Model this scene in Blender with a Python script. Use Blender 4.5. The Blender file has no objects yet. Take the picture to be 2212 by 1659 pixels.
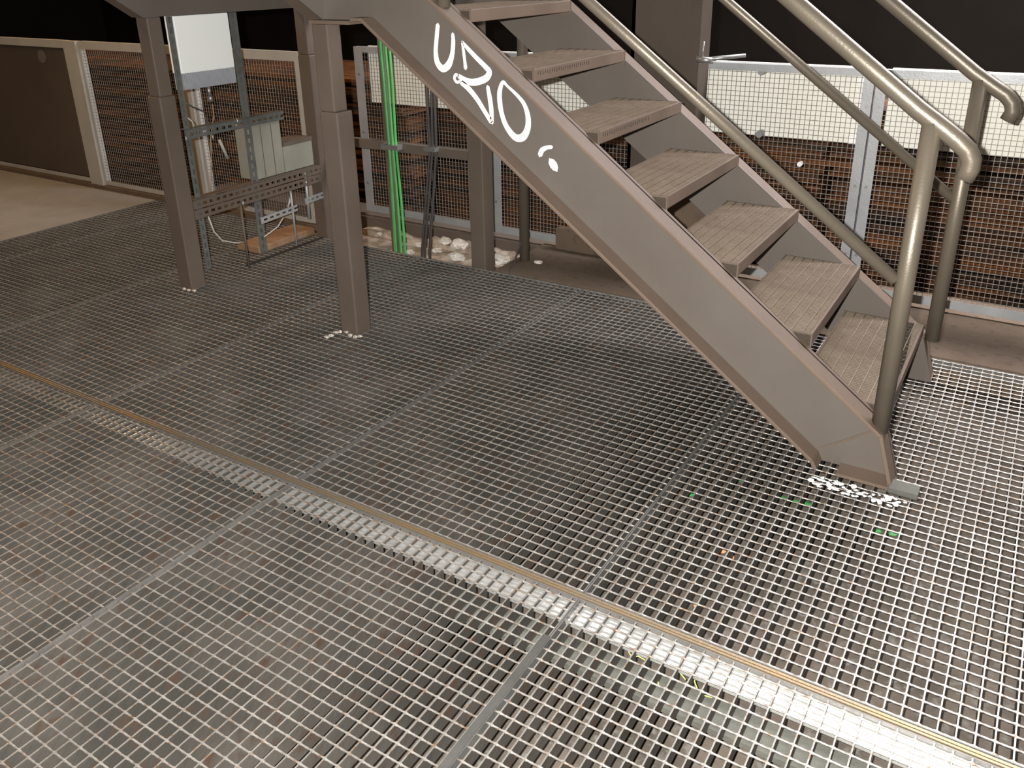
import bpy, bmesh, math, random
from mathutils import Vector, Matrix
random.seed(7)
sc = bpy.context.scene
COL = sc.collection
# ------------------------------------------------------------------ camera
FOC, PX, PY, IW, IH = 1818.13, 1107.48, 667.03, 2212.0, 1659.0
YAW, PITCH, ROLL, CH = 0.5636, 0.3871, -0.0171, 1.4183
fwd = Vector((-math.sin(YAW)*math.cos(PITCH), math.cos(YAW)*math.cos(PITCH), -math.sin(PITCH)))
rgt = Vector((math.cos(YAW), math.sin(YAW), 0)); upv = rgt.cross(fwd)
r2 = math.cos(ROLL)*rgt + math.sin(ROLL)*upv
u2 = -math.sin(ROLL)*rgt + math.cos(ROLL)*upv
CAM = Vector((0, 0, CH))
cd = bpy.data.cameras.new('camera'); cam = bpy.data.objects.new('camera', cd); COL.objects.link(cam)
M = Matrix((r2, u2, -fwd)).transposed().to_4x4(); M.translation = CAM
cam.matrix_world = M
cd.sensor_width = 36; cd.sensor_fit = 'HORIZONTAL'; cd.lens = FOC/IW*36
cd.shift_y = (PY-IH/2)/IW; cd.shift_x = -(PX-IW/2)/IW
cd.clip_start = 0.02; cd.clip_end = 100
sc.camera = cam
# ------------------------------------------------------------------ view, world, lights
sc.view_settings.view_transform = 'Standard'; sc.view_settings.look = 'None'
sc.view_settings.gamma = 1; sc.view_settings.use_curve_mapping = False
sc.view_settings.exposure = 0.0
w = bpy.data.worlds.new('dark_hall'); sc.world = w; w.use_nodes = True
w.node_tree.nodes['Background'].inputs[0].default_value = (0.5, 0.42, 0.36, 1)
w.node_tree.nodes['Background'].inputs[1].default_value = 0.022
# the compact camera's own flash, a few centimetres left of and above the lens
fl = bpy.data.lights.new('camera_flash', 'POINT'); fl.energy = 600; fl.shadow_soft_size = 0.011; fl.color = (1.0, 0.97, 0.93)
flo = bpy.data.objects.new('camera_flash', fl); COL.objects.link(flo); flo.location = CAM - 0.065*r2 + 0.038*u2
HALL_LIGHTS = [  # hall fluorescent fittings under the roof, beyond the stair: centre, length X, length Y, watts, colour
    ((0.45, 5.05, 3.45), 2.6, 1.0, 330, (1.0, 0.95, 0.97)),
    ((-1.75, 4.75, 3.45), 1.5, 0.9, 45, (0.95, 1.0, 0.98)),
    ((0.9, 8.0, 3.6), 2.2, 0.6, 150, (1.0, 0.90, 0.97)),
    ((-7.6, 3.6, 3.3), 0.35, 2.4, 38, (1.0, 0.60, 0.26)),
    ((-4.7, 1.9, 3.3), 0.35, 1.3, 45, (1.0, 0.55, 0.20))]
for k, (c, lx, ly, e, colr) in enumerate(HALL_LIGHTS):
    al = bpy.data.lights.new('hall_lamp_light', 'AREA'); al.shape = 'RECTANGLE'; al.size = lx; al.size_y = ly; al.energy = e; al.color = colr
    ao = bpy.data.objects.new('hall_lamp_light', al); COL.objects.link(ao); ao.location = c

# ------------------------------------------------------------------ pixel of the photograph -> point of the place
def ray(x, y): return fwd + ((x-PX)/FOC)*r2 - ((y-PY)/FOC)*u2
def onX(x, y, X): d = ray(x, y); return CAM + d*(X/d.x)
def onY(x, y, Y): d = ray(x, y); return CAM + d*(Y/d.y)
def onZ(x, y, Z=0.0): d = ray(x, y); return CAM + d*((Z-CH)/d.z)

# ------------------------------------------------------------------ materials
def mat(name, base, rough=0.6, metal=0.0, var=None, scale=8.0, amt=0.5, bump=0.0, bscale=60.0, stretch=(1, 1, 1), fine=None, spec=0.5, rvar=0.0):
    m = bpy.data.materials.new(name); m.use_nodes = True
    nt = m.node_tree; N = nt.nodes; L = nt.links; p = N['Principled BSDF']
    p.inputs['Roughness'].default_value = rough; p.inputs['Metallic'].default_value = metal
    p.inputs['Specular IOR Level'].default_value = spec
    p.inputs['Base Color'].default_value = (*base, 1)
    tc = N.new('ShaderNodeTexCoord'); mp = N.new('ShaderNodeMapping'); mp.inputs['Scale'].default_value = stretch
    L.new(tc.outputs['Object'], mp.inputs['Vector'])
    last = None
    if var is not None:
        n = N.new('ShaderNodeTexNoise'); n.inputs['Scale'].default_value = scale; n.inputs['Detail'].default_value = 6; n.inputs['Roughness'].default_value = .6
        L.new(mp.outputs[0], n.inputs['Vector'])
        cr = N.new('ShaderNodeValToRGB'); cr.color_ramp.elements[0].position = 0.5-0.22*(1.2-amt); cr.color_ramp.elements[1].position = 0.5+0.28*(1.2-amt)
        cr.color_ramp.elements[0].color = (*base, 1); cr.color_ramp.elements[1].color = (*var, 1)
        L.new(n.outputs['Fac'], cr.inputs[0]); last = cr.outputs[0]
        if rvar:
            mr = N.new('ShaderNodeMapRange'); mr.inputs['To Min'].default_value = max(.05, rough-rvar); mr.inputs['To Max'].default_value = min(1, rough+rvar)
            mr.inputs['From Min'].default_value = .35; mr.inputs['From Max'].default_value = .65
            L.new(n.outputs['Fac'], mr.inputs['Value']); L.new(mr.outputs[0], p.inputs['Roughness'])
        if fine is not None:
            n2 = N.new('ShaderNodeTexNoise'); n2.inputs['Scale'].default_value = scale*7; n2.inputs['Detail'].default_value = 3
            L.new(mp.outputs[0], n2.inputs['Vector'])
            c2 = N.new('ShaderNodeValToRGB'); c2.color_ramp.elements[0].position = .55; c2.color_ramp.elements[1].position = .7
            mx = N.new('ShaderNodeMix'); mx.data_type = 'RGBA'
            L.new(n2.outputs['Fac'], c2.inputs[0]); L.new(c2.outputs[0], mx.inputs['Factor'])
            L.new(last, mx.inputs['A']); mx.inputs['B'].default_value = (*fine, 1); last = mx.outputs['Result']
        L.new(last, p.inputs['Base Color'])
    if bump:
        b = N.new('ShaderNodeBump'); b.inputs['Strength'].default_value = bump; b.inputs['Distance'].default_value = 0.004
        nb = N.new('ShaderNodeTexNoise'); nb.inputs['Scale'].default_value = bscale; nb.inputs['Detail'].default_value = 4
        L.new(mp.outputs[0], nb.inputs['Vector']); L.new(nb.outputs['Fac'], b.inputs['Height']); L.new(b.outputs[0], p.inputs['Normal'])
    return m
BROWN = mat('brown_steel_paint', (.110, .085, .066), .5, .0, (.132, .103, .082), 3.5, .5, .15, 90, spec=.4)
BROWN_FL = mat('brown_steel_paint_flash_lit', (.135, .097, .072), .6, .0, (.160, .117, .088), 5, .5, .2, 90, spec=.3)  # same paint, lighter and browner: flash on the flanges put into the colour
BROWN_WEB = mat('brown_steel_paint_flash_grey', (.112, .094, .079), .42, .0, (.130, .112, .096), 2.5, .5, .08, 120, spec=.5)  # same paint, greyer: the web's angle to the flash put into the colour
TREADM = mat('brown_tread_steel', (.150, .112, .080), .5, .15, (.19, .148, .108), 14, .5, .2, 200)
TREADF = mat('dust_between_tread_bars', (.105, .078, .057), .9, 0, (.145, .11, .082), 18, .5, .3, 200, spec=.2)
TUBE = mat('bronze_brown_tube_paint', (.150, .128, .095), .40, .35, (.180, .152, .115), 6, .5, .12, 160)
SLOT = mat('dark_slot', (.015, .012, .01), .9)
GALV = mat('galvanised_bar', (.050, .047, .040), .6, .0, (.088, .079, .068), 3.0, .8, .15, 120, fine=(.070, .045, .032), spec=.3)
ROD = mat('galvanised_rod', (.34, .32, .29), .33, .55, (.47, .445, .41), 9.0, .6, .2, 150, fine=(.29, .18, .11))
TOPM = mat('lit_bar_top', (.205, .197, .18), .38, .4, (.29, .278, .255), 9.0, .6, .2, 150, fine=(.22, .14, .08))  # bar tops paler than their sides: the lit lines are put into the colour
EDGE = mat('galvanised_edge', (.13, .125, .118), .45, .3, (.19, .183, .17), 12, .6, .2, 120)
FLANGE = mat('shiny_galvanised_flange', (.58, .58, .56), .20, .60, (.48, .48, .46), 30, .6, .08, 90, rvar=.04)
LEDGE = mat('dull_steel_ledge', (.085, .085, .073), .7, .1, (.12, .12, .10), 14, .5, .3, 120)
GOLD = mat('rusty_angle_edge', (.27, .19, .10), .42, .5, (.22, .19, .145), 3, .6, .2, 120)
GROUND = mat('pit_dirt', (.070, .060, .048), .95, 0, (.115, .094, .076), 5, .8, .8, 30, fine=(.15, .14, .125), spec=.2)
CONC = mat('pale_concrete', (.25, .255, .265), .9, 0, (.30, .305, .315), 5, .5, .4, 60, spec=.25)
BLEDGE = mat('brown_dirty_floor', (.105, .075, .051), .8, 0, (.14, .10, .07), 4, .5, .4, 50, fine=(.085, .06, .043), spec=.3)
RUBBLE = mat('broken_concrete', (.50, .44, .37), .9, 0, (.80, .76, .70), 9, .6, .7, 50, fine=(.34, .27, .21))
PITC = mat('pit_concrete_wall', (.26, .20, .15), .9, 0, (.58, .48, .38), 12, .8, .8, 30)
GALVP = mat('pale_galvanised_frame', (.34, .35, .355), .45, .3, (.42, .43, .44), 7, .6, .15, 150)
WHITEF = mat('off_white_post_paint', (.34, .33, .30), .55, 0, (.40, .39, .355), 6, .5, .1, 100)
WIRE = mat('fence_wire', (.22, .195, .165), .45, .3, (.28, .25, .215), 15, .5)
BOARD = mat('cream_board', (.80, .79, .70), .6, 0, (.84, .83, .75), 3, .5, .05, 50)
BOLT = mat('zinc_bolt', (.35, .35, .34), .4, .7)
RUST = mat('rusty_sheet_edges', (.020, .012, .008), .75, .0, (.165, .058, .014), 2.6, .75, .5, 50, stretch=(.5, 1, 9), fine=(.024, .019, .016), spec=.3)
WALLM = mat('dark_brown_wall', (.012, .0095, .0075), .9, 0, (.020, .016, .0125), .7, .5, .3, 8, spec=.1)  # very dark brown for the walls, ceiling and outer floor
WHITEP = mat('white_enamel', (.90, .92, .90), .4, 0, (.88, .90, .88), 4, .5)
GREYB = mat('grey_box_enamel', (.235, .23, .185), .5, 0, (.28, .27, .225), 6, .5)
FINM = mat('grey_fin_plastic', (.36, .37, .41), .5, .1, (.42, .43, .46), 20, .5)
GREEN = mat('green_cable_sheath', (.085, .36, .095), .4, 0, (.12, .43, .13), 20, .5)
DARKC = mat('dark_grey_cable_sheath', (.055, .048, .045), .5)
WHITEC = mat('white_cable_sheath', (.45, .43, .38), .5)
PLANK = mat('wooden_plank', (.26, .155, .085), .7, 0, (.32, .20, .12), 6, .5, .2, 40, stretch=(1, 6, 1))
PAINT = mat('white_spray_paint', (.74, .66, .65), .55, 0, (.95, .90, .89), 60, .5)
LEAFG = mat('green_leaf', (.05, .30, .07), .5)
GRASSY = mat('yellow_green_grass', (.50, .58, .14), .6)
ORANGE = mat('orange_chip', (.75, .30, .13), .6)
SHEETM = mat('dark_brown_sheet', (.065, .050, .038), .65, .1, (.085, .064, .048), 1.5, .5, .2, 30)

SHEETS = mat('faded_sticker', (.11, .10, .085), .7)
COLM = mat('dark_brown_column_paint', (.062, .047, .036), .6, .0, (.078, .061, .047), 2.5, .5, .15, 60, spec=.3)
RACKM = mat('dull_rack_steel', (.115, .122, .115), .45, .3, (.17, .178, .17), 14, .5, .15, 100)
SEAM = mat('dull_grey_seam_steel', (.052, .051, .047), .6, .1, (.070, .068, .063), 14, .5, .2, 100)
# ------------------------------------------------------------------ builders
class MB:
    def __init__(s): s.bm = bmesh.new(); s.mats = []
    def mi(s, m):
        if m is None: return 0
        if m not in s.mats: s.mats.append(m)
        return s.mats.index(m)
    def box(s, a, b, m=None, T=None):
        k = s.mi(m); x0, y0, z0 = a; x1, y1, z1 = b
        vs = [Vector(p) for p in ((x0,y0,z0),(x1,y0,z0),(x1,y1,z0),(x0,y1,z0),(x0,y0,z1),(x1,y0,z1),(x1,y1,z1),(x0,y1,z1))]
        if T is not None: vs = [T @ v for v in vs]
        v = [s.bm.verts.new(p) for p in vs]
        for f in ((3,2,1,0),(4,5,6,7),(0,1,5,4),(1,2,6,5),(2,3,7,6),(3,0,4,7)):
            s.bm.faces.new([v[i] for i in f]).material_index = k
        return s
    def prism(s, poly, d, m=None):   # closed polygon of points, extruded by vector d
        k = s.mi(m); d = Vector(d)
        a = [s.bm.verts.new(Vector(p)) for p in poly]; b = [s.bm.verts.new(Vector(p)+d) for p in poly]
        n = len(poly)
        s.bm.faces.new(a[::-1]).material_index = k; s.bm.faces.new(b).material_index = k
        for i in range(n): s.bm.faces.new((a[i], a[(i+1) % n], b[(i+1) % n], b[i])).material_index = k
        return s
    def strip(s, line, nrm_side, t, y0, y1, m=None):  # sheet following an XZ polyline, thickness t to one side, from y0 to y1
        k = s.mi(m); off = []
        n = len(line)
        for i, (x, z) in enumerate(line):
            ds = []
            if i > 0: ds.append((Vector((x, z))-Vector(line[i-1])).normalized())
            if i < n-1: ds.append((Vector(line[i+1])-Vector((x, z))).normalized())
            ns = [Vector((-q.y, q.x))*nrm_side for q in ds]
            nv = ns[0] if len(ns) == 1 else (ns[0]+ns[1]).normalized()
            sc_ = t/max(.3, nv.dot(ns[0]))
            off.append((x+nv.x*sc_, z+nv.y*sc_))
        for i in range(n-1):
            q = [line[i], line[i+1], off[i+1], off[i]]
            s.prism([(a, y0, b) for a, b in q], (0, y1-y0, 0), m)
        return s
    def tube(s, pts, r, m=None, seg=14, cap=True, radii=None):
        k = s.mi(m); pts = [Vector(p) for p in pts]; rings = []
        up = None
        for i, p in enumerate(pts):
            if i == 0: d = pts[1]-p
            elif i == len(pts)-1: d = p-pts[i-1]
            else: d = (pts[i+1]-p).normalized()+(p-pts[i-1]).normalized()
            d.normalize()
            if up is None:
                up = Vector((0, 0, 1)) if abs(d.z) < .9 else Vector((1, 0, 0))
            a = d.cross(up).normalized(); up = a.cross(d).normalized(); 
            rr = radii[i] if radii else r
            rings.append([s.bm.verts.new(p+(a*math.cos(t)+up*math.sin(t))*rr) for t in [2*math.pi*j/seg for j in range(seg)]])
        for A, B in zip(rings, rings[1:]):
            for j in range(seg):
                f = s.bm.faces.new((A[j], A[(j+1) % seg], B[(j+1) % seg], B[j])); f.material_index = k; f.smooth = True
        if cap:
            s.bm.faces.new(rings[0][::-1]).material_index = k; s.bm.faces.new(rings[-1]).material_index = k
        return s
    def blob(s, c, rad, m=None, jit=.25, sub=2, rnd=random):
        k = s.mi(m); r = bmesh.ops.create_icosphere(s.bm, subdivisions=sub, radius=1)
        for v in r['verts']:
            q = 1+rnd.uniform(-jit, jit)
            v.co = Vector((v.co.x*rad[0]*q, v.co.y*rad[1]*q, v.co.z*rad[2]*q))+Vector(c)
        fs = set(f for v in r['verts'] for f in v.link_faces)
        for f in fs: f.material_index = k
        return s
    def build(s, name, m=None, parent=None, bevel=0.0, loc=None):
        if m is not None and not s.mats: s.mats = [m]
        elif m is not None and m not in s.mats: s.mats.append(m)
        bmesh.ops.recalc_face_normals(s.bm, faces=s.bm.faces[:])
        me = bpy.data.meshes.new(name)
        if loc is not None: bmesh.ops.translate(s.bm, vec=-Vector(loc), verts=s.bm.verts[:])
        s.bm.to_mesh(me); s.bm.free()
        for q in s.mats: me.materials.append(q)
        o = bpy.data.objects.new(name, me); COL.objects.link(o)
        if loc is not None: o.location = loc
        if bevel:
            b = o.modifiers.new('bevel', 'BEVEL'); b.width = bevel; b.segments = 2; b.limit_method = 'ANGLE'; b.angle_limit = math.radians(40)
        if parent is not None: o.parent = parent
        return o
def tag(o, label, cat, group=None, kind=None):
    if label: o['label'] = label
    if cat: o['category'] = cat
    if group: o['group'] = group
    if kind: o['kind'] = kind
    return o
def thing(name, label, cat, group=None):
    o = bpy.data.objects.new(name, None); COL.objects.link(o); o.empty_display_size = .1
    return tag(o, label, cat, group)
def struct(mb, name, m, **k):
    o = mb.build(name, m, **k); o['kind'] = 'structure'; return o

# ------------------------------------------------------------------ the setting
YB = 3.335     # back edge of the grating
struct(MB().box((-8.2, -.6, -.19), (3.2, YB+.01, -.13)), 'floor', GROUND)
struct(MB().box((-9.5, -.6, -.12), (-4.965, 3.55, -.002)), 'floor', CONC)
struct(MB().box((-2.22, YB+.012, -.12), (3.2, 4.05, -.004)), 'floor', BLEDGE, bevel=.004)
struct(MB().box((-4.96, 3.80, -.26), (-2.22, 4.05, -.012)), 'trim_1', BROWN)         # beam under the far fence
struct(MB().box((-4.96, YB+.02, -.40), (-2.23, 3.80, -.105)), 'floor', PITC)
struct(MB().box((-4.96, YB+.012, -.30), (-3.47, 3.60, -.02)), 'trim_2', BLEDGE)
pb = MB()
rn = random.Random(3)
n = 16; pts = [(-3.46+1.23*i/n, -.055+rn.uniform(-.03, .012)) for i in range(n+1)]
poly = [(-3.46, 3.735, -.30)]+[(x, 3.735+rn.uniform(-.012, .01), z) for x, z in pts]+[(-2.23, 3.735, -.30)]
pb.prism(poly, (0, .06, 0)); struct(pb, 'trim_3', PITC)                                # broken concrete rim of the pit
struct(MB().box((-14, 9.2, -.4), (7, 9.4, 4.4)), 'wall_back', WALLM)
struct(MB().box((-14.2, -1, -.4), (-14, 9.4, 4.4)), 'wall_left', WALLM)
struct(MB().box((-14, -1, -.42), (7, 9.4, -.41)), 'floor', WALLM)
cb = MB().box((-14, -1, 4.4), (7, 9.4, 4.5)); struct(cb, 'ceiling', WALLM)
# ------------------------------------------------------------------ hall lamps
for k, (c, lx, ly, e, colr) in enumerate(HALL_LIGHTS):
    x, y, z = c
    l = ['long fluorescent lamp fitting under the roof above the mesh fence', 'dimmer lamp fitting under the roof left of the long one', 'long fluorescent lamp fitting under the roof by the back wall', 'warm lamp fitting under the roof at the far left', 'short warm lamp fitting under the roof over the left panels'][k]
    t = thing('ceiling_lamp', l, 'lamp'); t.location = (x, y, z)
    b = MB().box((-lx/2-.03, -ly/2-.03, .01), (lx/2+.03, ly/2+.03, .07)); b.build('housing', WHITEP, t)
    for sx in (-lx/2*.8, lx/2*.8): MB().tube([(sx, 0, .07), (sx, 0, 4.4-z)], .008, seg=8).build('hanger', BOLT, t)

# ------------------------------------------------------------------ floor grating
P = .0333
def grating_meshes(w, y0, y1, ph, notch=None, edge_front=True, edge_back=True):
    """bearing bars along Y, bulging cross rods along X, edge bars. local origin at the panel's left front corner"""
    L = y1-y0
    bars = MB(); nb = int((w-.025)/P)+1
    m0 = (w-(nb-1)*P)/2
    for k in range(nb):
        x = m0+k*P
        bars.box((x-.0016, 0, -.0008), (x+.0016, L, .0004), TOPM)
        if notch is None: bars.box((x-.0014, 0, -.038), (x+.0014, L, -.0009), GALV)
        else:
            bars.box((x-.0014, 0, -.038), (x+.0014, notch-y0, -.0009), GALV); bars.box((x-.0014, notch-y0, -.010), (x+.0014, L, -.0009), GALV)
    rods = MB(); k0 = math.ceil((y0+.006-ph)/P)
    k = k0
    while ph+k*P < y1-.006:
        y = ph+k*P-y0
        pts = []; rad = []
        xs = [0.004]
        for i in range(nb): xs += [m0+i*P-P*.5, m0+i*P-P*.22, m0+i*P, m0+i*P+P*.22]
        xs += [m0+(nb-1)*P+P*.5]
        xs = [.0035]+sorted(q for q in set(xs) if 0.006 < q < w-.0065)+[w-.0035]
        for q in xs:
            f = ((q-m0)/P) % 1.0; f = min(f, 1-f)*2
            pts.append((q, y, -.0022-.0006*f)); rad.append(.0040 if f < .1 else (.0027 if f > .8 else .0021))
        rods.tube(pts, .003, seg=6, radii=rad)
        k += 1
    e = MB()
    e.box((0, 0, -.038), (.003, L, .001)); e.box((w-.003, 0, -.038), (w, L, .001))
    if edge_front: e.box((.003, 0, -.038), (w-.003, .003, .001))
    if edge_back: e.box((.003, L-.003, -.038 if notch is None else -.010), (w-.003, L, .001))
    return bars, rods, e
protos = {}
def panel(x0, w, y0, y1, ph, label, group, notch=None):
    key = (round(w, 4), round(y0, 3), round(y1, 3), notch)
    t = thing('floor_grating', label, 'floor grating', group); t.location = (x0, y0, 0)
    if key in protos:
        for o in protos[key]:
            c = o.copy(); COL.objects.link(c); c.parent = t
    else:
        b, r, e = grating_meshes(w, y0, y1, ph, notch)
        protos[key] = [b.build('bearing_bars', GALV, t), r.build('cross_rods', ROD, t), e.build('edge_bar', EDGE, t)]
    return t
S0 = -.737; PWD = .966
GB = 'floor grating panels behind the angle strip'; GF = 'floor grating panels in front of the angle strip'
names_b = {0: 'steel floor grating panel under the foot of the stair, bright glints', 1: 'steel floor grating panel behind the strip, under the middle of the stringer',
           2: 'steel floor grating panel behind the strip, holding the nearer square post', 3: 'steel floor grating panel behind the strip, between the two front square posts',
           4: 'steel floor grating panel left of the farther front square post'}
for k, lb in names_b.items():
    x0 = S0-k*PWD if k else S0
    panel(x0, PWD-.002, 1.470, 3.315 if k < 4 else 3.40, 1.477, lb, GB)
panel(S0+PWD, PWD-.002, 1.470, 3.315, 1.477, 'steel floor grating panel at the right edge behind the strip', GB)
panel(S0-4*PWD-.355, .351, 1.470, 3.40, 1.477, 'narrow steel floor grating panel beside the concrete floor', GB)
names_f = {0: 'steel floor grating panel in front of the strip, right of the flat seam bar', 1: 'steel floor grating panel in front of the strip, left of the flat seam bar',
           2: 'steel floor grating panel in front of the strip, second left of the seam bar', 3: 'steel floor grating panel in front of the strip at the left frame edge',
           4: 'steel floor grating panel in front of the strip, past the left frame edge'}
for k, lb in names_f.items():
    panel(S0-k*PWD, PWD-.002, .20, 1.447, 1.333, lb, GF, notch=1.368)
panel(S0+PWD, PWD-.002, .20, 1.447, 1.333, 'steel floor grating panel in front of the strip at the right frame edge', GF, notch=1.368)
# angle strip between the two rows of panels
t = thing('support_angle', 'long galvanised steel angle strip with glaring flange across the grating floor', 'steel angle')
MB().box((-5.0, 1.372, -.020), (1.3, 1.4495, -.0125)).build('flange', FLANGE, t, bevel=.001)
e = MB(); e.box((-5.0, 1.4497, -.09), (1.3, 1.4550, .003)); e.build('upright_leg', GOLD, t)['label'] = 'golden rusty upright edge of the angle'
MB().box((-5.0, 1.4600, -.038), (1.3, 1.4665, .001)).build('back_rail', GOLD, t)
MB().box((-5.0, 1.285, -.054), (1.3, 1.371, -.0395)).build('ledge', LEDGE, t)
f = MB().box((-.7425, .20, -.03), (-.7375, 1.285, .0025)); f.box((-.753, .20, -.006), (-.735, 1.30, .0035))
tag(f.build('seam_bar', SEAM), 'flat grey seam bar between two grating panels in front of strip', 'steel bar')
# ------------------------------------------------------------------ stair
stair = thing('staircase', 'brown steel staircase with open treads, tube handrails and white graffiti', 'staircase')
def low(x): return .02+(-.406-x)*.7465
def top(x): return .552+(-.742-x)*.765
XT = -2.052
def stringer(yw, yf, y_in):
    """web at yw..y_in, flanges out to yf"""
    lowl = [(-.396, 0), (-.408, .022), (XT, low(XT)), (-2.10, low(XT))]
    topl = [(-.172, 0), (-.222, .165), (-1.98, top(-1.98)), (-2.10, top(-1.98))]
    b = MB()
    b.prism([(x, yw, z) for x, z in lowl]+[(x, yw, z) for x, z in topl[::-1]], (0, y_in-yw, 0), BROWN_WEB)
    s = b.build('stringer', BROWN_WEB, stair)
    f = MB(); ya, yb = sorted((yf, yw))
    f.strip(lowl, -1, .012, ya, yb); f.strip(topl, 1, .012, ya, 2.392 if yf < yw else yb)
    fo = f.build('flange', BROWN_FL, s, bevel=.0025); fo['label'] = 'flanges of the stringer, flash light put into the brown'
    fp = MB(); fp.box((-.33, ya, 0), (-.172, yb, .010), BROWN_FL)
    fp.prism([(-.400, yw-.001*(1 if yf < yw else -1), .04), (-.222, yw-.001*(1 if yf < yw else -1), .172), (-.219, yw-.001*(1 if yf < yw else -1), .164), (-.396, yw-.001*(1 if yf < yw else -1), .032)], (0, -.002 if yf < yw else .002, 0), BROWN)
    fp.build('foot_plate', BROWN_FL, s)
    return s
near = stringer(2.367, 2.300, 2.375)
far = stringer(3.098, 3.165, 3.090)
tb = MB().box((-.185, 2.285, .001), (-.105, 2.335, .022)); tb.build('foot_tab', LEDGE, near, bevel=.003)
# spray paint on the near web
def gp(zx, zy): return onY(900+zx/4.424, zy/4.424, 2.3662)
def ribbon(b, pts, ws, close=False):
    ws = [q*1.45 for q in ws]
    P3 = [gp(*p) for p in pts]; n = len(P3)
    # Catmull-Rom
    Q = []; W = []
    rng = range(n if close else n-1)
    for i in rng:
        g = lambda j: (P3[j % n] if close else P3[max(0, min(n-1, j))])
        gw = lambda j: (ws[j % n] if close else ws[max(0, min(n-1, j))])
        for s_ in range(6):
            u = s_/6
            Q.append(.5*((2*g(i))+(g(i+1)-g(i-1))*u+(2*g(i-1)-5*g(i)+4*g(i+1)-g(i+2))*u*u+(-g(i-1)+3*g(i)-3*g(i+1)+g(i+2))*u**3))
            W.append(gw(i)*(1-u)+gw(i+1)*u)
    if not close: Q.append(P3[-1]); W.append(ws[-1])
    m = len(Q); A = []; B = []
    for i in range(m):
        a = Q[(i-1) % m] if (close or i > 0) else Q[i]; c = Q[(i+1) % m] if (close or i < m-1) else Q[i]
        d = (c-a); d.y = 0; d.normalize(); nv = Vector((-d.z, 0, d.x))*W[i]*.5
        A.append(b.bm.verts.new(Q[i]+nv)); B.append(b.bm.verts.new(Q[i]-nv))
    for i in range(m if close else m-1):
        j = (i+1) % m; b.bm.faces.new((A[i], A[j], B[j], B[i]))
    if not close:
        for i, q in ((0, Q[0]), (m-1, Q[-1])):
            dd = (Q[1]-Q[0]) if i == 0 else (Q[-2]-Q[-1]); dd.normalize()
            e = b.bm.verts.new(q-dd*W[i]*.5); b.bm.faces.new((A[i], B[i], e) if i == 0 else (B[i], A[i], e))
k = .0012*1.02
g1 = MB(); ribbon(g1, [(202,240),(190,380),(183,500),(200,600),(250,655),(305,620),(340,520),(350,400),(345,325)], [.011,.011,.012,.015,.017,.017,.012,.011,.008])
g2 = MB(); ribbon(g2, [(468,650),(460,580),(450,500),(436,405)], [.010,.008,.008,.006]); ribbon(g2, [(436,400),(500,475),(580,560),(660,640),(695,690),(660,750),(560,785),(480,775),(400,725)], [.006,.010,.011,.012,.014,.016,.016,.015,.010])
ribbon(g2, [(400,725),(372,715),(362,750),(385,785),(425,775)], [.008,.007,.007,.007,.007])
ribbon(g2, [(430,790),(500,850),(580,950),(660,1080),(715,1165)], [.012,.013,.012,.011,.012]); ribbon(g2, [(722,1175),(715,1060),(700,940),(680,830)], [.008,.012,.012,.009])
g3 = MB(); ribbon(g3, [(825,785),(795,870),(795,970),(815,1090),(860,1210),(940,1310),(1015,1310),(1060,1230),(1065,1120),(1030,1000),(960,910),(870,825)], [.008,.012,.013,.012,.013,.016,.018,.015,.013,.010,.008,.006], close=True)
g4 = MB(); ribbon(g4, [(1180,1480),(1200,1435),(1245,1410),(1290,1405)], [.012,.012,.009,.008]); ribbon(g4, [(1285,1540),(1310,1580),(1330,1615)], [.016,.020,.014])
for g in (g1, g2, g3, g4):
    for f_ in g.bm.faces[:]: f_.smooth = False
    r = bmesh.ops.extrude_face_region(g.bm, geom=g.bm.faces[:])
    bmesh.ops.translate(g.bm, vec=(0, -.0006, 0), verts=[v for v in r['geom'] if isinstance(v, bmesh.types.BMVert)])
    o = g.build('graffiti', PAINT, near); o['label'] = 'white spray-painted letter or mark on the stringer'
# treads
Y0, Y1 = 2.393, 3.089
TZ = .042
def tread_parts(parent_t):
    body = MB().box((-.272, Y0, -TZ), (-.004, Y1, -.006), TREADF)
    for yy in (Y0, Y1-.005): body.box((-.275, yy, -TZ-.012), (0, yy+.005, -.001), BROWN)
    body.build('tread_plate', TREADF, parent_t)
    r = MB(); n = 61
    for i in range(n):
        y = Y0+.010+(Y1-Y0-.02)*i/(n-1)
        r.box((-.270, y-.0014, -.010), (-.012, y+.0014, -.0022))
    for i in range(8):
        x = -.030-i*.0335
        r.box((x-.0016, Y0+.005, -.012), (x+.0016, Y1-.005, 0))
    r.build('tread_bars', TREADM, parent_t)
    nb = MB(); nb.box((-.012, Y0+.005, -TZ), (0, Y1-.005, .0), BROWN_FL); 
    nb.build('nosing', BROWN_FL, parent_t, bevel=.003)
proto_kids = None
for i in range(7):
    zt = .176+TZ+.1785*i; xn = -.226-.2385*i
    o = bpy.data.objects.new('tread', None); COL.objects.link(o); o.parent = stair; o.location = (xn, 0, zt)
    if proto_kids is None:
        tread_parts(o); proto_kids = list(o.children)
    else:
        for q in proto_kids:
            c = q.copy(); COL.objects.link(c); c.parent = o
# perforation ticks on the nosings of the upper treads
for i in (4, 5):
    zt = .176+TZ+.1785*i; xn = -.226-.2385*i
    s_ = MB()
    for j in range(24):
        y = Y0+.03+j*.0155
        s_.box((xn-.0005, y-.0012, zt-.020-.002*(j % 3)), (xn+.0006, y+.0012, zt-.010))
    o = s_.build('slot_marks', SLOT, stair); o['label'] = 'dark row of slots on the tread nosing'
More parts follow.
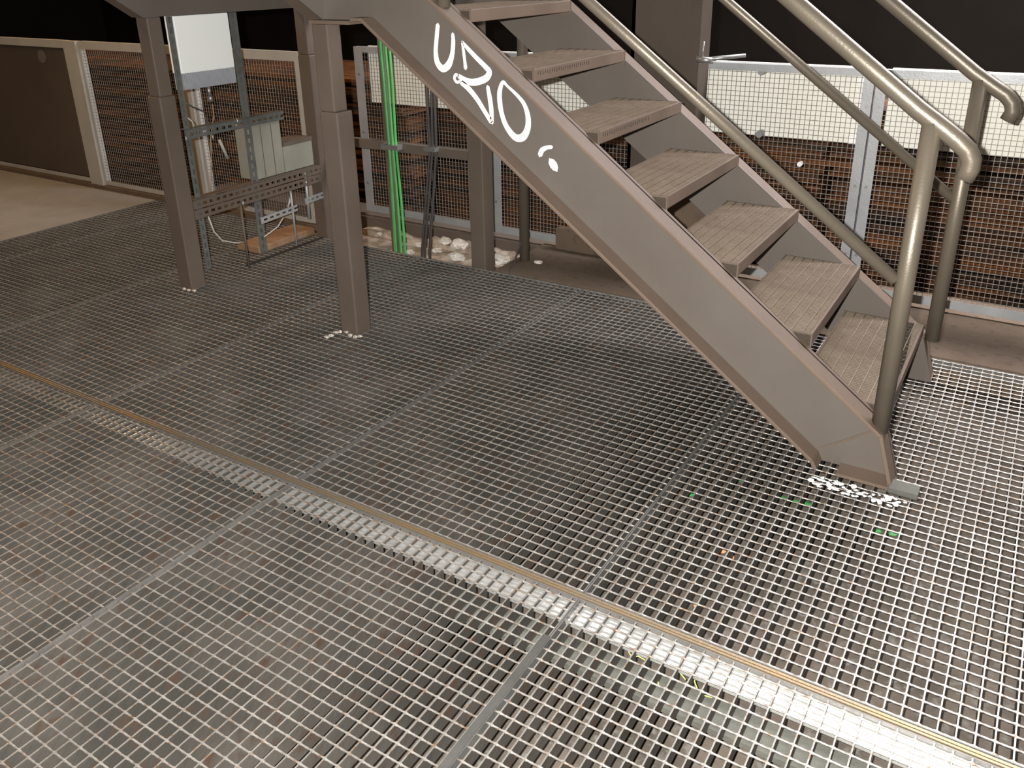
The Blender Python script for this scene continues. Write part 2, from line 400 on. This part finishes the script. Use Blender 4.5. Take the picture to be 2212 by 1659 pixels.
# handrails
def rail(Y, postx, base_z, hookpx, midR, midLx, label, second):
    h = bpy.data.objects.new('handrail', None); COL.objects.link(h); h.parent = stair; h['label'] = label
    hk = [onY(x, y, Y) for x, y in hookpx]
    a = hk[0]; slope = .752
    x0 = -2.1; start = Vector((x0, Y, a.z+(a.x-x0)*slope))
    MB().tube([start]+hk, .0235, seg=18).build('top_rail', TUBE, h)
    ptop = a.z+(a.x-postx)*slope
    MB().tube([(postx-.002, Y, base_z), (postx, Y, ptop)], .0245, seg=18).build('post', TUBE, h)
    m = MB(); mR = midR; x1 = -2.1
    m.tube([(x1, Y, mR.z+(mR.x-x1)*.745), tuple(mR)], .0170, seg=14).build('mid_rail', TUBE, h)
    if second:
        xs = second
        MB().tube([(xs, Y, top(xs)-.005), (xs, Y, a.z+(a.x-xs)*slope)], .0225, seg=16).build('post', TUBE, h)
rail(2.338, -.235, .165, [(1985,238),(2040,280),(2068,303),(2090,325),(2098,345),(2095,365),(2082,386)], onY(1935, 606, 2.338), 0, 'nearer tube handrail', -1.722)
rail(3.130, -.196, .15, [(2105,158),(2150,190),(2173,205),(2186,222),(2188,240),(2176,260)], onY(2062, 432, 3.130), 0, 'farther tube handrail', -1.80)

# ------------------------------------------------------------------ landing frame
land = thing('landing_frame', 'brown steel landing frame on four square posts at the stair top', 'steel frame')
ZB = 1.238
def post(x0, x1, y0, y1, zs, dx0, dx1, z0=-.038):
    m = MB().box((x0, y0, z0), (x1, y1, zs))
    p = m.build('post', BROWN, land, bevel=.006)
    MB().box((x0+dx0, y0+.004, zs), (x1-dx1, y1-.012, ZB)).build('upper_tube', BROWN, p, bevel=.005)
    return p
post(-2.356, -2.266, 2.370, 2.458, .915, 0, .014)
post(-3.418, -3.330, 2.384, 2.470, .905, .012, 0)
post(-2.348, -2.262, 3.328, 3.418, 1.0, 0, .01, -.30)
post(-3.425, -3.338, 3.328, 3.418, 1.0, 0, .01, -.30)
def channel_x(x0, x1, yw, ys, nm='beam'):
    b = MB().box((x0, min(yw, yw+.008), ZB), (x1, yw+.008, ZB+.22), BROWN_WEB)
    a, c = sorted((yw, yw+ys*.07)); b.box((x0, a, ZB), (x1, c, ZB+.012), BROWN_FL); b.box((x0, a, ZB+.208), (x1, c, ZB+.22), BROWN_FL)
    return b.build(nm, BROWN_WEB, land)
channel_x(-2.290, -2.1005, 2.367, -1)
channel_x(-3.42, -2.052, 3.350, 1)
def channel_y(xw, xs, y0, y1):
    b = MB().box((xw-.004, y0, ZB), (xw+.004, y1, ZB+.22), BROWN_WEB)
    a, c = sorted((xw, xw+xs*.07)); b.box((a, y0, ZB), (c, y1, ZB+.012), BROWN_FL); b.box((a, y0, ZB+.208), (c, y1, ZB+.22), BROWN_FL)
    return b.build('beam', BROWN_WEB, land)
channel_y(-3.345, -1, 2.38, 3.42)
channel_y(-2.30, 1, 2.47, 3.34)
# stringers of the upper flight climbing towards the viewer from the landing
def upper(xw, xs, y_s):
    sl = .66
    b = MB(); L = 1.2
    def web(x): return [(x, y_s+.07, ZB), (x, y_s, ZB), (x, y_s-L, ZB+sl*L), (x, y_s-L, ZB+sl*L+.27), (x, y_s+.07, ZB+.22)]
    b.prism(web(xw), (.008, 0, 0), BROWN_WEB)
    a, c = sorted((xw, xw+xs*.07))
    for dz in (0, .258):
        b.prism([(a, y_s, ZB+dz), (a, y_s-L, ZB+sl*L+dz), (a, y_s-L, ZB+sl*L+.013+dz), (a, y_s, ZB+.013+dz)], (c-a, 0, 0), BROWN_FL)
    b.build('upper_stringer', BROWN_WEB, land)
upper(-2.285, -1, 2.372)
upper(-3.345, -1, 2.378)
MB().box((-3.33, 2.39, ZB+.18), (-2.06, 3.34, ZB+.215)).build('landing_deck', TREADM, land)

# ------------------------------------------------------------------ mesh fences
def wire_mesh(b, x0, x1, y, z0, z1, pitch=.0212, r=.0010):
    n = int((x1-x0)/pitch)
    for i in range(1, n): 
        x = x0+(x1-x0)*i/n; b.box((x-r, y-r, z0), (x+r, y+r, z1))
    n = int((z1-z0)/pitch)
    for i in range(1, n):
        z = z0+(z1-z0)*i/n; b.box((x0, y-3*r, z-r), (x1, y-r, z+r))
def mesh_fence(x0, x1, y, z0, z1, label, group, fw=.048, wl=None, wr=None, m=GALVP, top_w=.026, bolts=True, mesh=True):
    t = thing('mesh_fence', label, 'fence panel', group)
    wl = fw if wl is None else wl; wr = fw if wr is None else wr; tw = fw if top_w is None else top_w
    f = MB()
    f.box((x0, y, z0), (x0+wl, y+.005, z1)); f.box((x0, y+.005, z0), (x0+.005, y+.04, z1))
    f.box((x1-wr, y, z0), (x1, y+.005, z1)); f.box((x1-.005, y+.005, z0), (x1, y+.04, z1))
    f.box((x0+wl, y, z1-tw), (x1-wr, y+.005, z1)); f.box((x0, y, z1), (x1, y+.04, z1+.005))
    f.box((x0+wl, y, z0), (x1-wr, y+.005, z0+fw*.8))
    f.build('frame', m, t)
    if mesh:
        b = MB(); wire_mesh(b, x0+.01, x1-.01, y+.010, z0+.01, z1-.01); b.build('wire_mesh', WIRE, t)
    if bolts:
        for z in (z0+.18, (z0+z1)/2, z1-.15):
            for x, ww in ((x0, wl), (x1, wr)):
                xx = x+ww*.45 if x == x0 else x-ww*.45
                MB().tube([(xx, y-.004, z), (xx, y, z)], .007, seg=10).build('bolt', BOLT, t)
    return t
YF = 3.85; ZF0, ZF1 = .012, .992
GFN = 'mesh fence panels along the far side'
mesh_fence(-3.502, -2.562, YF, ZF0, ZF1, 'galvanised mesh fence panel behind the green cables', GFN, wl=.062, wr=.01)
mesh_fence(-2.558, -1.60, YF, ZF0, ZF1, 'galvanised mesh fence panel seen through the upper treads', GFN, wl=.062, wr=.02)
mesh_fence(-1.38, -.632, YF, ZF0, ZF1, 'galvanised mesh fence panel between the broad column and double upright', GFN, wl=.006, wr=.042)
mesh_fence(-.624, .62, YF, ZF0, ZF1, 'galvanised mesh fence panel at the right frame edge behind handrail hooks', GFN, wl=.042)
GBD = 'cream boards behind the mesh fence'
def board(x0, x1, label):
    t = thing('cream_board', label, 'board', GBD)
    MB().box((x0, YF+.045, .678), (x1, YF+.060, 1.0)).build('board', BOARD, t)
    return t
board(-3.43, -2.575, 'cream board behind mesh and green cables')
board(-2.53, -1.60, 'cream board behind mesh seen between the upper treads')
t = board(-1.375, -.685, 'cream board behind mesh with four round washers, left of double upright')
for x, y in ((1650, 153), (1645, 287)):
    p = onY(x, y, YF+.042); MB().tube([(p.x, YF+.001, p.z), (p.x, YF+.046, p.z)], .016, seg=18).build('washer', BOLT, t)
for x, y in ((1863, 168), (1843, 302)):
    p = onY(x, y, YF+.042); MB().box((p.x-.018, YF+.036, p.z-.018), (p.x+.018, YF+.046, p.z+.018)).build('square_washer', WHITEP, t)
board(-.575, .62, 'cream board behind mesh at right frame edge')
p = onY(1727, 355, YF-.004); b = MB().tube([(p.x, YF-.006, p.z), (p.x, YF+.02, p.z)], .011, seg=14)
tag(b.build('washer', WHITEP), 'small pale washer clamped on mesh below the cream board', 'washer')
# left fence, nearer plane
YL = 3.43
GLN = 'fence panels along the left side'
def lfence(x0, x1, label, wl, wr, mesh=True, ml=WHITEF):
    return mesh_fence(x0, x1, YL, .03, .995, label, GLN, fw=.035, wl=wl, wr=wr, m=ml, top_w=.045, bolts=False, mesh=mesh)
tl = lfence(-8.0, -5.70, 'dark sheet fence panel at the left frame edge', .03, .02, mesh=False)
MB().box((-7.97, YL+.012, .06), (-5.72, YL+.018, .96)).build('sheet', SHEETM, tl)
q = onY(90, 122, YL+.01); MB().tube([(q.x, YL+.0085, q.z), (q.x, YL+.0118, q.z)], .045, seg=24).build('round_sticker', SHEETS, tl)
lfence(-5.55, -4.58, 'mesh fence panel between broad pale post and farther front square post', .012, .012)
lfence(-4.44, -3.50, 'mesh fence panel behind the electrical rack', .012, .060)
for x0, x1, lb in ((-5.70, -5.555, 'broad pale fence post left of the square posts'), (-4.57, -4.445, 'pale fence post behind the white cabinet'),):
    b = MB().box((x0, YL-.02, -.002), (x1, YL+.03, 1.0)); tag(b.build('fence_post', WHITEF, bevel=.003), lb, 'post', 'pale fence posts')
b = MB().box((-8.0, YL-.03, -.002), (-3.50, YL+.04, .026)); tag(b.build('base_rail', BLEDGE), 'brown base rail under the left fence', 'rail')
mesh_fence(-3.497, -3.45, YL+.02, .03, .995, 'narrow return of the fence at the jog', GFN, fw=.01, bolts=False, mesh=False)
# ------------------------------------------------------------------ rusty stacks behind the fence
rn = random.Random(11)
xs = [-9.6, -7.3, -5.2, -3.4, -2.2, -.9, .4, 2.6]
lbs = ['rusty sheet stack behind the left fence end', 'rusty sheet stack behind the broad pale post', 'rusty sheet stack behind the electrical rack',
       'orange rusty sheet stack behind green cables', 'rusty sheet stack behind the upper treads', 'rusty sheet stack behind the double upright', 'rusty sheet stack at the right edge behind mesh']
for k in range(7):
    yb = 4.45 if k >= 3 else 4.2
    b = MB(); z = -.40
    while z < .74:
        h = rn.uniform(.014, .036)
        b.box((xs[k]+rn.uniform(.0, .05), yb+rn.uniform(-.05, .05), z), (xs[k+1]-rn.uniform(0, .05), yb+.9, z+h-.004)); z += h
    tag(b.build('rusty_sheet_stack', RUST), lbs[k], 'sheet stack', 'stacks of rusty sheets behind the fence')

# ------------------------------------------------------------------ column, pipe, pit side things
t = thing('steel_column', 'broad brown steel column standing behind the upper treads', 'column')
MB().box((-1.672, 3.70, 0), (-1.425, 3.715, 4.4)).box((-1.425, 3.70, 0), (-1.345, 3.83, 4.4)).box((-1.672, 3.70, 0), (-1.655, 3.84, 4.4)).build('shaft', COLM, t)
MB().box((-2.12, 3.80, -.004), (-1.69, 3.845, .11)).box((-1.69, 3.66, .10), (-1.22, 3.84, .44)).build('base_block', BLEDGE, t)
b = MB(); c0 = onY(1515, 128, 3.69)
b.tube([(c0.x-.02, 3.685, c0.z), (c0.x+.05, 3.69, c0.z-.003)], .013, seg=12); b.tube([(c0.x+.004, 3.69, c0.z), (c0.x+.006, 3.69, c0.z+.075)], .0045, seg=8)
b.tube([(c0.x+.03, 3.69, c0.z+.002), (c0.x+.16, 3.80, c0.z+.012)], .009, seg=10)
tag(b.build('clamp', BOLT), 'shiny clamp with upright pin where column meets the fence top', 'clamp')
b = MB().tube([(-2.165, 3.55, -.004), (-2.165, 3.55, 3.2)], .026, seg=16)
tag(b.build('pipe', TUBE), 'slim upright brown pipe beside the green cables, right of rear post', 'pipe')
# cross bar between the rear posts and the upright that carries the cables
t = thing('cable_bracket', 'brown cross bar with upright carrying the cables between rear posts', 'bracket')
MB().box((-3.335, 3.432, .515), (-2.35, 3.470, .562)).build('cross_bar', BROWN, t)
u = onY(833, 300, 3.46); MB().box((u.x-.02, 3.471, -.30), (u.x+.016, 3.50, 1.24)).build('upright', BROWN, t)
rc = random.Random(5)
gx = onY(850, 315, 3.42).x
for k in range(5):
    dx = (-.026, -.012, .003, .016, .030)[k]; dy = (0, -.012, .004, -.010, .002)[k]
    pts = [(gx+dx*1.1-.015, 3.412+dy, 1.28), (gx+dx-.004, 3.412+dy, .9), (gx+dx*.8, 3.410+dy, .55), (gx+dx*1.05+.004, 3.408+dy, .25), (gx+dx*1.25+.010, 3.400+dy, -.02), (gx+dx*1.4+.014, 3.392+dy, -.30)]
    b = MB().tube(pts, .0072, seg=10)
    tag(b.build('green_cable', GREEN), 'bright green cable in the bundle left of rear post', 'cable', 'green cables in the bundle')
b = MB(); b.box((gx-.055, 3.383, .535), (gx+.055, 3.431, .560)); tag(b.build('cable_clip', BOLT), 'zinc clip strapping the green cables to cross bar', 'clip')
for k, (xa, xm, xe) in enumerate(((921, 928, 911), (931, 934, 917), (938, 942, 928))):
    a = onY(xa, 190, 3.425); c = onY(xm, 322, 3.42); e_ = onY(xe, 545, 3.415)
    b = MB().tube([(a.x-.01, 3.425, 1.28), (a.x, 3.425, a.z), (c.x, 3.422, c.z), (e_.x, 3.415, e_.z), (e_.x, 3.41, -.30)], (.006, .007, .008)[k], seg=10)
    tag(b.build('dark_cable', DARKC), ['thin dark cable hanging left in the dark bundle', 'dark cable in middle of the dark bundle', 'thick dark cable hanging right in the dark bundle'][k], 'cable', 'dark cables beside the green bundle')
b = MB(); c = onY(935, 322, 3.42); b.box((c.x-.04, 3.395, c.z-.01), (c.x+.03, 3.431, c.z+.012)); tag(b.build('cable_clip', BOLT), 'zinc clip on the dark cables at the cross bar', 'clip')
c1 = onY(1098, 600, 3.37); c2 = onY(1128, 480, 3.5)
b = MB().tube([onZ(1098, 602, -.003), onZ(1108, 575, .0), onY(1118, 545, 3.52), onY(1128, 520, 3.53)], .005, seg=8)
tag(b.build('dark_cable', DARKC), 'short dark cable at foot of the slim pipe', 'cable')
# broken concrete in the pit
rr = random.Random(21)
def chunk(cx, cy, r, label, grp=None, m=RUBBLE, z=-.05, zs=.5):
    p = onZ(cx, cy, z); b = MB(); b.blob(p, (r, r*.8, r*zs), jit=.22, sub=2, rnd=rr)
    tag(b.build('concrete_chunk', m, loc=p), label, 'rubble', grp)
GR = 'broken concrete lumps in the pit'
for k, (x, y, r, lb) in enumerate([(962, 520, .045, 'pale broken concrete lump left of the rear post'), (993, 528, .060, 'broad pale concrete lump touching rear post'),
        (945, 540, .03, 'small concrete lump below the pale ones'), (985, 555, .05, 'sandy concrete lump at grating edge by rear post'), (905, 528, .03, 'concrete lump between the dark cables'),
        (885, 545, .03, 'concrete lump right of green cables'), (820, 505, .022, 'thin pale concrete sliver left of green cables'), (1078, 560, .06, 'sandy concrete lump right of the rear post')]):
    chunk(x, y, r, lb, GR)
chunk(1163, 567, .022, 'small pale stone on brown floor beyond the grating', z=.0)
# ------------------------------------------------------------------ electrical rack in the plane of the left posts
XR = -3.352
rack = thing('cable_rack', 'slotted steel rack holding the white cabinet between left posts', 'rack')
def slotted(b, a, c, wid, horizontal, x=XR, slots=14):
    """flat strip with real oblong slots in plane x; a, c = (y, z) ends"""
    (y0, z0), (y1, z1) = a, c; d = Vector((0, y1-y0, z1-z0)); L = d.length; d.normalize(); nrm = Vector((0, -d.z, d.y))
    o = Vector((x, y0, z0)); t = .003
    def seg(s0, s1, w0, w1):
        q = [o+d*s0+nrm*w0, o+d*s1+nrm*w0, o+d*s1+nrm*w1, o+d*s0+nrm*w1]
        b.prism(q, (t, 0, 0))
    seg(0, L, -wid/2, -wid*.16); seg(0, L, wid*.16, wid/2)
    p = L/slots
    for i in range(slots): seg(i*p, i*p+p*.42, -wid*.16, wid*.16)
for (y, ytop, zt, zb, wd, sl, lbn) in ((2.515, 2.515, 1.235, .06, .030, 26, ''), (2.868, 2.868, 1.235, .05, .046, 28, '')):
    b = MB(); slotted(b, (y, zb), (ytop, zt), wd, False, slots=sl); b.box((XR-.03, y+wd/2-.003, zb), (XR, y+wd/2, zt)); b.build('upright', RACKM, rack)
b = MB(); slotted(b, (2.50, .72), (3.10, .722), .040, True, x=XR+.012, slots=16); b.box((XR-.03, 2.50, .742), (XR+.015, 3.10, .745)); b.build('rail', RACKM, rack)
b = MB(); slotted(b, (2.475, .392), (3.34, .398), .042, True, x=XR+.012, slots=22); slotted(b, (2.475, .345), (3.34, .350), .042, True, x=XR+.012, slots=22); b.box((XR-.03, 2.475, .418), (XR+.015, 3.34, .422)); b.build('rail', BROWN, rack)
b = MB(); slotted(b, (2.87, .215), (3.13, .225), .034, True, x=XR+.006, slots=6); b.build('rail', GALVP, rack)
b = MB(); slotted(b, (3.19, .243), (3.33, .250), .034, True, x=XR+.006, slots=4); b.build('rail', GALVP, rack)
b = MB().tube([(XR+.02, 2.742, .33), (XR+.02, 2.742, .0)], .006, seg=8); b.build('rod', BROWN, rack)
MB().tube([(XR, 3.10, .33), (XR, 3.10, .02)], .006, seg=8).build('rod', GALVP, rack)
MB().tube([(XR, 3.22, .40), (XR, 3.215, .14)], .008, seg=8).build('rod', GALVP, rack)
for (x_, y_) in ((460, 297), (513, 262), (525, 440), (402, 300)):
    p = onX(x_, y_, XR+.02); MB().tube([p-Vector((0, 0, .014)), p+Vector((0, 0, .014))], .005, seg=8).build('bolt', BOLT, rack)
# cabinet
cab = thing('cabinet', 'white enamel cabinet with grey finned underside hung on slotted rack', 'cabinet')
MB().box((XR-.06, 2.534, .988), (XR+.006, 2.838, 1.236)).build('body', WHITEP, cab, bevel=.004)
b = MB().box((XR-.055, 2.536, .915), (XR-.008, 2.836, .988))
for i in range(34):
    y = 2.538+i*.0089; b.box((XR-.008, y, .917), (XR+.005, y+.0045, .988))
b.build('fins', FINM, cab)
b = MB().tube([(XR-.02, 2.688, .915), (XR-.02, 2.688, .872)], .009, seg=12).tube([(XR-.02, 2.688, .872), (XR-.02, 2.690, .845)], .012, seg=12); b.build('cable_gland', BOLT, cab)
# grey boxes
t = thing('junction_box', 'tall grey box on the rack right of the slotted upright', 'box', 'grey boxes on the rack')
MB().box((XR-.12, 2.885, .424), (XR-.005, 3.085, .700)).build('body', GREYB, t, bevel=.004)
for y in (2.95, 3.02): MB().box((XR-.005, y, .43), (XR-.003, y+.003, .69)).build('groove', BROWN, t)
MB().box((XR-.14, 2.90, .701), (XR-.01, 3.10, .715)).build('lid', BROWN, t)
t = thing('junction_box', 'lower grey box on the rack beside the rear left post', 'box', 'grey boxes on the rack')
MB().box((XR-.12, 3.09, .424), (XR-.005, 3.30, .560)).build('body', GREYB, t, bevel=.004)
MB().box((XR-.13, 3.09, .561), (XR-.0, 3.30, .580)).build('lid', BROWN, t)
# loose cables and bits about the rack
def cable(pxs, X, r, m, label, grp='loose cables about the rack'):
    b = MB().tube([onX(x, y, X) for x, y in pxs], r, seg=8); tag(b.build('loose_cable', m), label, 'cable', grp)
cable([(459, 225), (462, 250), (458, 275), (455, 300), (457, 350), (456, 400), (455, 425)], XR-.03, .003, PLANK, 'thin brown cable hanging under the white cabinet')
cable([(450, 468), (462, 500), (480, 520), (510, 525), (530, 523)], XR+.005, .004, WHITEC, 'pale cable sagging below the lower rack rail')
cable([(612, 470), (600, 490), (580, 505), (570, 512)], XR+.005, .0035, WHITEC, 'pale cable curling right of short slotted rail')
cable([(400, 222), (418, 232), (440, 240), (448, 260), (450, 285)], XR-.03, .0035, DARKC, 'dark cable looping behind left upright')
cable([(402, 252), (415, 262), (420, 280)], XR-.02, .0035, WHITEC, 'short pale cable beside the left square post')
b = MB().tube([onX(474, 302, XR-.06), onX(492, 342, XR-.06)], .009, seg=4); tag(b.build('tag_strip', WHITEF), 'pale slanting tag strip hanging under the upper rack rail', 'strip')
for a_, c_, lb in (((660, 400), (668, 440), 'pale short strut between lower rails near rear post'), ((628, 425), (622, 448), 'thin white strut left of pale short strut')):
    b = MB().tube([onX(*a_, XR-.02), onX(*c_, XR-.02)], .006, seg=6); tag(b.build('strut', WHITEC), lb, 'strut')
b = MB().box((-3.62, 2.92, .003), (-3.45, 3.34, .040)); tag(b.build('wooden_plank', PLANK, bevel=.004), 'brown wooden board lying on the grating behind the rack', 'board')
b = MB().box((-3.375, 2.76, .0015), (-3.352, 3.31, .006)); tag(b.build('gap_strip', SLOT), 'dark strip put in for the gap in the grating from thin rod to rear post', 'bar')  # added dark strip, stands in for a gap between gratings
# ------------------------------------------------------------------ debris at the posts, under and on the grating
rp = random.Random(2)
def bit(name, px, py, z, r, m, label, grp, cat, zs=.5, jit=.3):
    p = onZ(px, py, z); b = MB(); b.blob(p, (r, r*rp.uniform(.6, 1), r*zs), jit=jit, sub=1, rnd=rp); tag(b.build(name, m, loc=p), label, cat, grp)
for k, (x, y) in enumerate(((725, 718), (735, 716), (748, 718), (757, 724), (768, 727), (778, 726), (705, 728), (716, 724))):
    bit('grit_lump', x, y, .004, .012, RUBBLE, 'pale grit lump at foot of the nearer front post', 'grit lumps at the nearer post', 'grit')
for k, (x, y) in enumerate(((398, 624), (408, 627), (420, 628))):
    bit('grit_lump', x, y, .004, .012, RUBBLE, 'pale grit lump at foot of the farther front post', 'grit lumps at the farther post', 'grit')
for k in range(70):
    u_ = rp.random(); v_ = rp.random()
    x = 1742+u_*215; y = 1022+u_*58+v_*22
    bit('paint_flake', x, y, .0035, rp.uniform(.004, .010), WHITEP, 'white paint flake in front of the stair foot', 'white flakes at the stair foot', 'flake', zs=.3, jit=.45)
for x, y, lb in ((1560, 1190, 'larger orange chip under the grating'), (1578, 1201, 'small orange chip right of the larger one'), (1506, 1308, 'orange chip near the angle strip')):
    bit('orange_chip', x, y, -.122, .012, ORANGE, lb, 'orange chips under the grating', 'chip')
for x, y in ((1600, 1038), (1690, 1075), (1720, 1083), (1745, 1090), (1895, 1146), (1925, 1152), (1495, 1068)):
    bit('leaf', x, y, -.120, .016, LEAFG, 'green leaf under the grating below the stair foot', 'green leaves under the grating', 'leaf', zs=.2)
for x, y in ((1358, 1411), (1378, 1420), (1420, 1470), (1470, 1458), (1500, 1476), (1520, 1505)):
    p = onZ(x, y, -.036); a_ = rp.uniform(0, 3.1); d = Vector((math.cos(a_), math.sin(a_), 0))*.016
    b = MB().tube([p-d, p+Vector((0, 0, .004)), p+d+Vector((d.y*.5, -d.x*.5, 0))], .0016, seg=5)
    tag(b.build('grass_blade', GRASSY), 'yellow-green grass blade on the ledge below the strip', 'grass', 'grass blades on the ledge')
for x, y in ((1350, 1462), (1322, 1448), (1385, 1478), (1293, 1432)):
    bit('pebble', x, y, -.12, .013, WHITEP, 'white pebble under the grating right of the seam bar', 'white pebbles under the grating', 'pebble')
